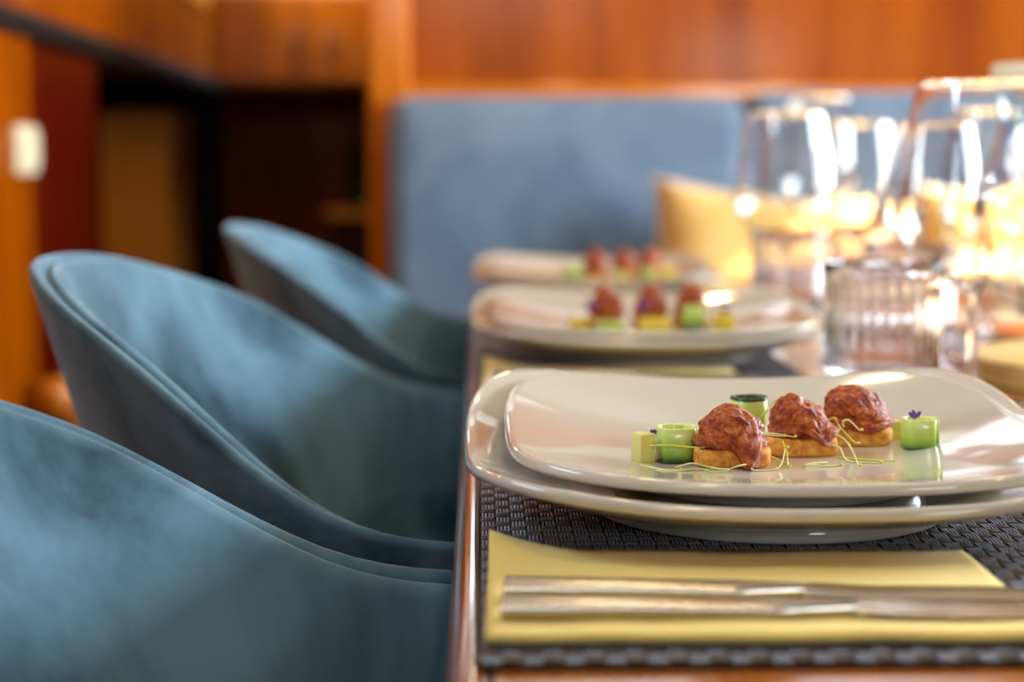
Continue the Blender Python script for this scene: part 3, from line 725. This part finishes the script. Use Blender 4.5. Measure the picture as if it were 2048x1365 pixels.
sp_list = [
 ([(.0755,.711,.0093),(.083,.710,.0096),(.091,.7085,.0092),(.098,.707,.0090)], 'straight sprout lying across the left cucumber roll and toast', True),
 ([(.0615,.716,.0005),(.068,.712,.0005),(.074,.706,.0008),(.080,.700,.0006),(.087,.699,.0006)], 'curly sprout on the plate in front of the left cucumber roll', False),
 ([(.0800,.699,.0006),(.0760,.696,.0008),(.0790,.6935,.0012),(.0850,.6955,.0006),(.0930,.700,.0008),(.1010,.6995,.0006)], 'looping sprout at the front left of the nearest plate', False),
 ([(.1090,.7000,.0005),(.1135,.696,.0030),(.1180,.700,.0025),(.1200,.697,.0006),(.131,.700,.0012),(.1360,.712,.0080)], 'hooked sprout in front of the gap between the left and middle canapes', False),
 ([(.1210,.727,.0110),(.1290,.733,.0108),(.1350,.731,.0112),(.1430,.729,.0100)], 'white sprout lying on the left edge of the middle toast', False),
 ([(.1210,.722,.0060),(.1290,.717,.0040),(.1360,.711,.0008)], 'slanting sprout from the left toast down to the plate', True),
 ([(.1372,.724,.0090),(.1378,.717,.0045),(.1360,.706,.0006)], 'short green sprout at the front of the middle toast', True),
 ([(.1600,.742,.0150),(.1640,.740,.0170),(.1670,.744,.0125),(.1710,.738,.0080),(.1730,.734,.0060)], 'sprout bridging the middle and right canapes', True),
 ([(.1690,.742,.0125),(.1675,.738,.0155),(.1700,.736,.0165),(.1745,.735,.0120)], 'curled sprout tip beside the right canape', False),
 ([(.1560,.734,.0105),(.1640,.733,.0100),(.1690,.731,.0060),(.1700,.722,.0015),(.1680,.708,.0006)], 'long sprout dropping between the middle and right toasts', False),
 ([(.1630,.728,.0008),(.1740,.722,.0006),(.1860,.719,.0006)], 'thin green sprout on the plate right of the middle toast', True),
 ([(.1325,.757,.0140),(.1350,.755,.0180),(.1370,.757,.0200),(.1385,.756,.0225)], 'sprout standing against the rear cucumber roll', True),
 ([(.0860,.704,.0006),(.0930,.7015,.0030),(.1000,.703,.0012),(.1060,.7000,.0006),(.1090,.697,.0012),(.1060,.6945,.0006),(.0980,.6955,.0006)], 'white looping sprout just in front of the left canape', False),
 ([(.1560,.716,.0006),(.1500,.712,.0010),(.1445,.709,.0006),(.1470,.706,.0012),(.1540,.7065,.0006),(.1600,.709,.0006)], 'white looping sprout on the bare plate before the middle canape', False),
 ([(.1630,.738,.0100),(.1610,.733,.0060),(.1640,.728,.0052),(.1655,.722,.0010),(.1690,.716,.0006),(.1790,.715,.0006)], 'pale zigzag sprout falling from the right side of the middle toast', False),
 ([(.125,.734,.0095),(.122,.730,.0120),(.129,.727,.0115),(.138,.728,.0105)], 'small bent sprout between the left canape and middle canape', False),
]
for pts, lab, g in sp_list:
    sprout([(x, y, z+W_) for x, y, z in pts], lab, g)
random.seed(9)
mb = MB()
for k in range(60):
    x = .095+random.gauss(.012, .012); y = .699+random.gauss(0, .0035); r = .00018+.00022*random.random()
    mb.add([(x-r, y, 0), (x+r, y, 0), (x, y+r, 0), (x, y, r*1.6)], [(0, 1, 3), (1, 2, 3), (2, 0, 3), (0, 2, 1)])
o = mb.build('salt_flakes', M['white'], loc=(0, 0, W_), smooth=False); tag(o, 'scattered salt grains on the nearest plate in front of the left canape', 'salt', kind='stuff')

# ------------------------------------------------------------------ farther settings on this side
for k, (dy, wh) in enumerate(((.605, 'second'), (1.205, 'farthest'))):
    side = {'second': 'at the second setting behind the nearest one', 'farthest': 'at the farthest setting on the chair side'}[wh]
    dup(pm, (0, .497+dy, TT+.0003), label='woven grey placemat '+side)
    dup(nap, (.0015, .5110+dy, MT+.0002), label='folded pale yellow napkin '+side)
    dup(kn1, (.0085, .5560+dy, ZN), label='shorter silver knife '+side)
    dup(kn2, (.0070, .5310+dy, ZN), label='longer silver knife '+side)
    dup(big, (.1400, .738+dy, MT+.0002), scale=(1.07, 1.05, 1), label='large square cream plate, lower of the pair '+side)
    dup(small, (.1420, .742+dy, MT+.0002+BIGW+.0016), scale=(1.07, 1.05, 1), label='square cream plate with food, upper one '+side)
yb = .742+.605
for j, (x, y, rz) in enumerate(((.1060, yb+.010, .1), (.1450, yb+.020, .4), (.1800, yb+.030, -.2))):
    nm = ('left', 'middle', 'right')[j]
    canape((x, y, W_), rz, .026, .024, .026, 20+j*3.3, nm+' blurred tartare canape on the second plate stack', group='tartare canapes', toast=(.031, .022))
cucumber((.1785, yb-.004, W_), .0105, .0185, 'upright green cucumber roll before the right canape on the second plate stack', .2)
cucumber((.1070, yb-.012, W_), .0135, .0065, 'flat green cucumber roll before the left canape on the second plate stack', .2)
cube('mango_cube', (.0820, yb+.000, W_), (.012, .012, .009), 'yellow cube at the left end of the food on the second plate stack', M['mango'], .3)
cube('mango_cube', (.1450, yb-.012, W_), (.026, .012, .0095), 'wide yellow cube before the middle canape on the second plate stack', M['mango'], .05)
cube('mango_cube', (.2030, yb-.004, W_), (.016, .014, .0125), 'yellow cube at the right end of the food on the second plate stack', M['mango'], .1)
petal((.0930, yb-.002, W_+.016), 'purple petal beside the left canape on the second plate stack', 2.2)
petal((.1370, yb-.002, W_+.016), 'purple petal beside the middle canape on the second plate stack', 2.2)
petal((.2040, yb-.004, W_+.0125), 'purple petal on the yellow cube of the second plate stack', 1.8)
yc = .742+1.205
for j, (x, y, rz) in enumerate(((.1400, yc+.020, .1), (.1760, yc+.024, .4), (.2080, yc+.030, -.2))):
    nm = ('left', 'middle', 'right')[j]
    canape((x, y, W_), rz, .027, .024, .027, 40+j*2.7, nm+' blurred tartare canape on the farthest plate stack', group='tartare canapes', toast=(.031, .022))
cucumber((.1120, yc+.012, W_), .0120, .0150, 'green cucumber roll left of the canapes on the farthest plate stack', .2)
cucumber((.2020, yc-.004, W_), .0100, .0140, 'green cucumber roll before the right canape on the farthest plate stack', .2)
cube('mango_cube', (.1680, yc-.006, W_), (.016, .012, .010), 'pale yellow cube before the middle canape on the farthest plate stack', M['cheese'], .3)
cube('mango_cube', (.2260, yc+.004, W_), (.015, .012, .0125), 'yellow cube right of the canapes on the farthest plate stack', M['mango'], .3)
# ------------------------------------------------------------------ settings across the table
for y, wh in ((1.72, 'across the table at the right edge'), (2.28, 'across the table near the sofa')):
    dup(pm, (.855, y+.225, TT+.0003), rz=PI, label='woven grey placemat '+wh)
    dup(big, (.705, y, MT+.0002), label='large square cream plate, lower of the pair '+wh)
    dup(small, (.705, y, MT+.0002+BIGW+.0016), label='empty square cream plate, upper one '+wh)
    dup(nap, (.845, y+.215, MT+.0002), rz=PI, label='folded pale yellow napkin '+wh)
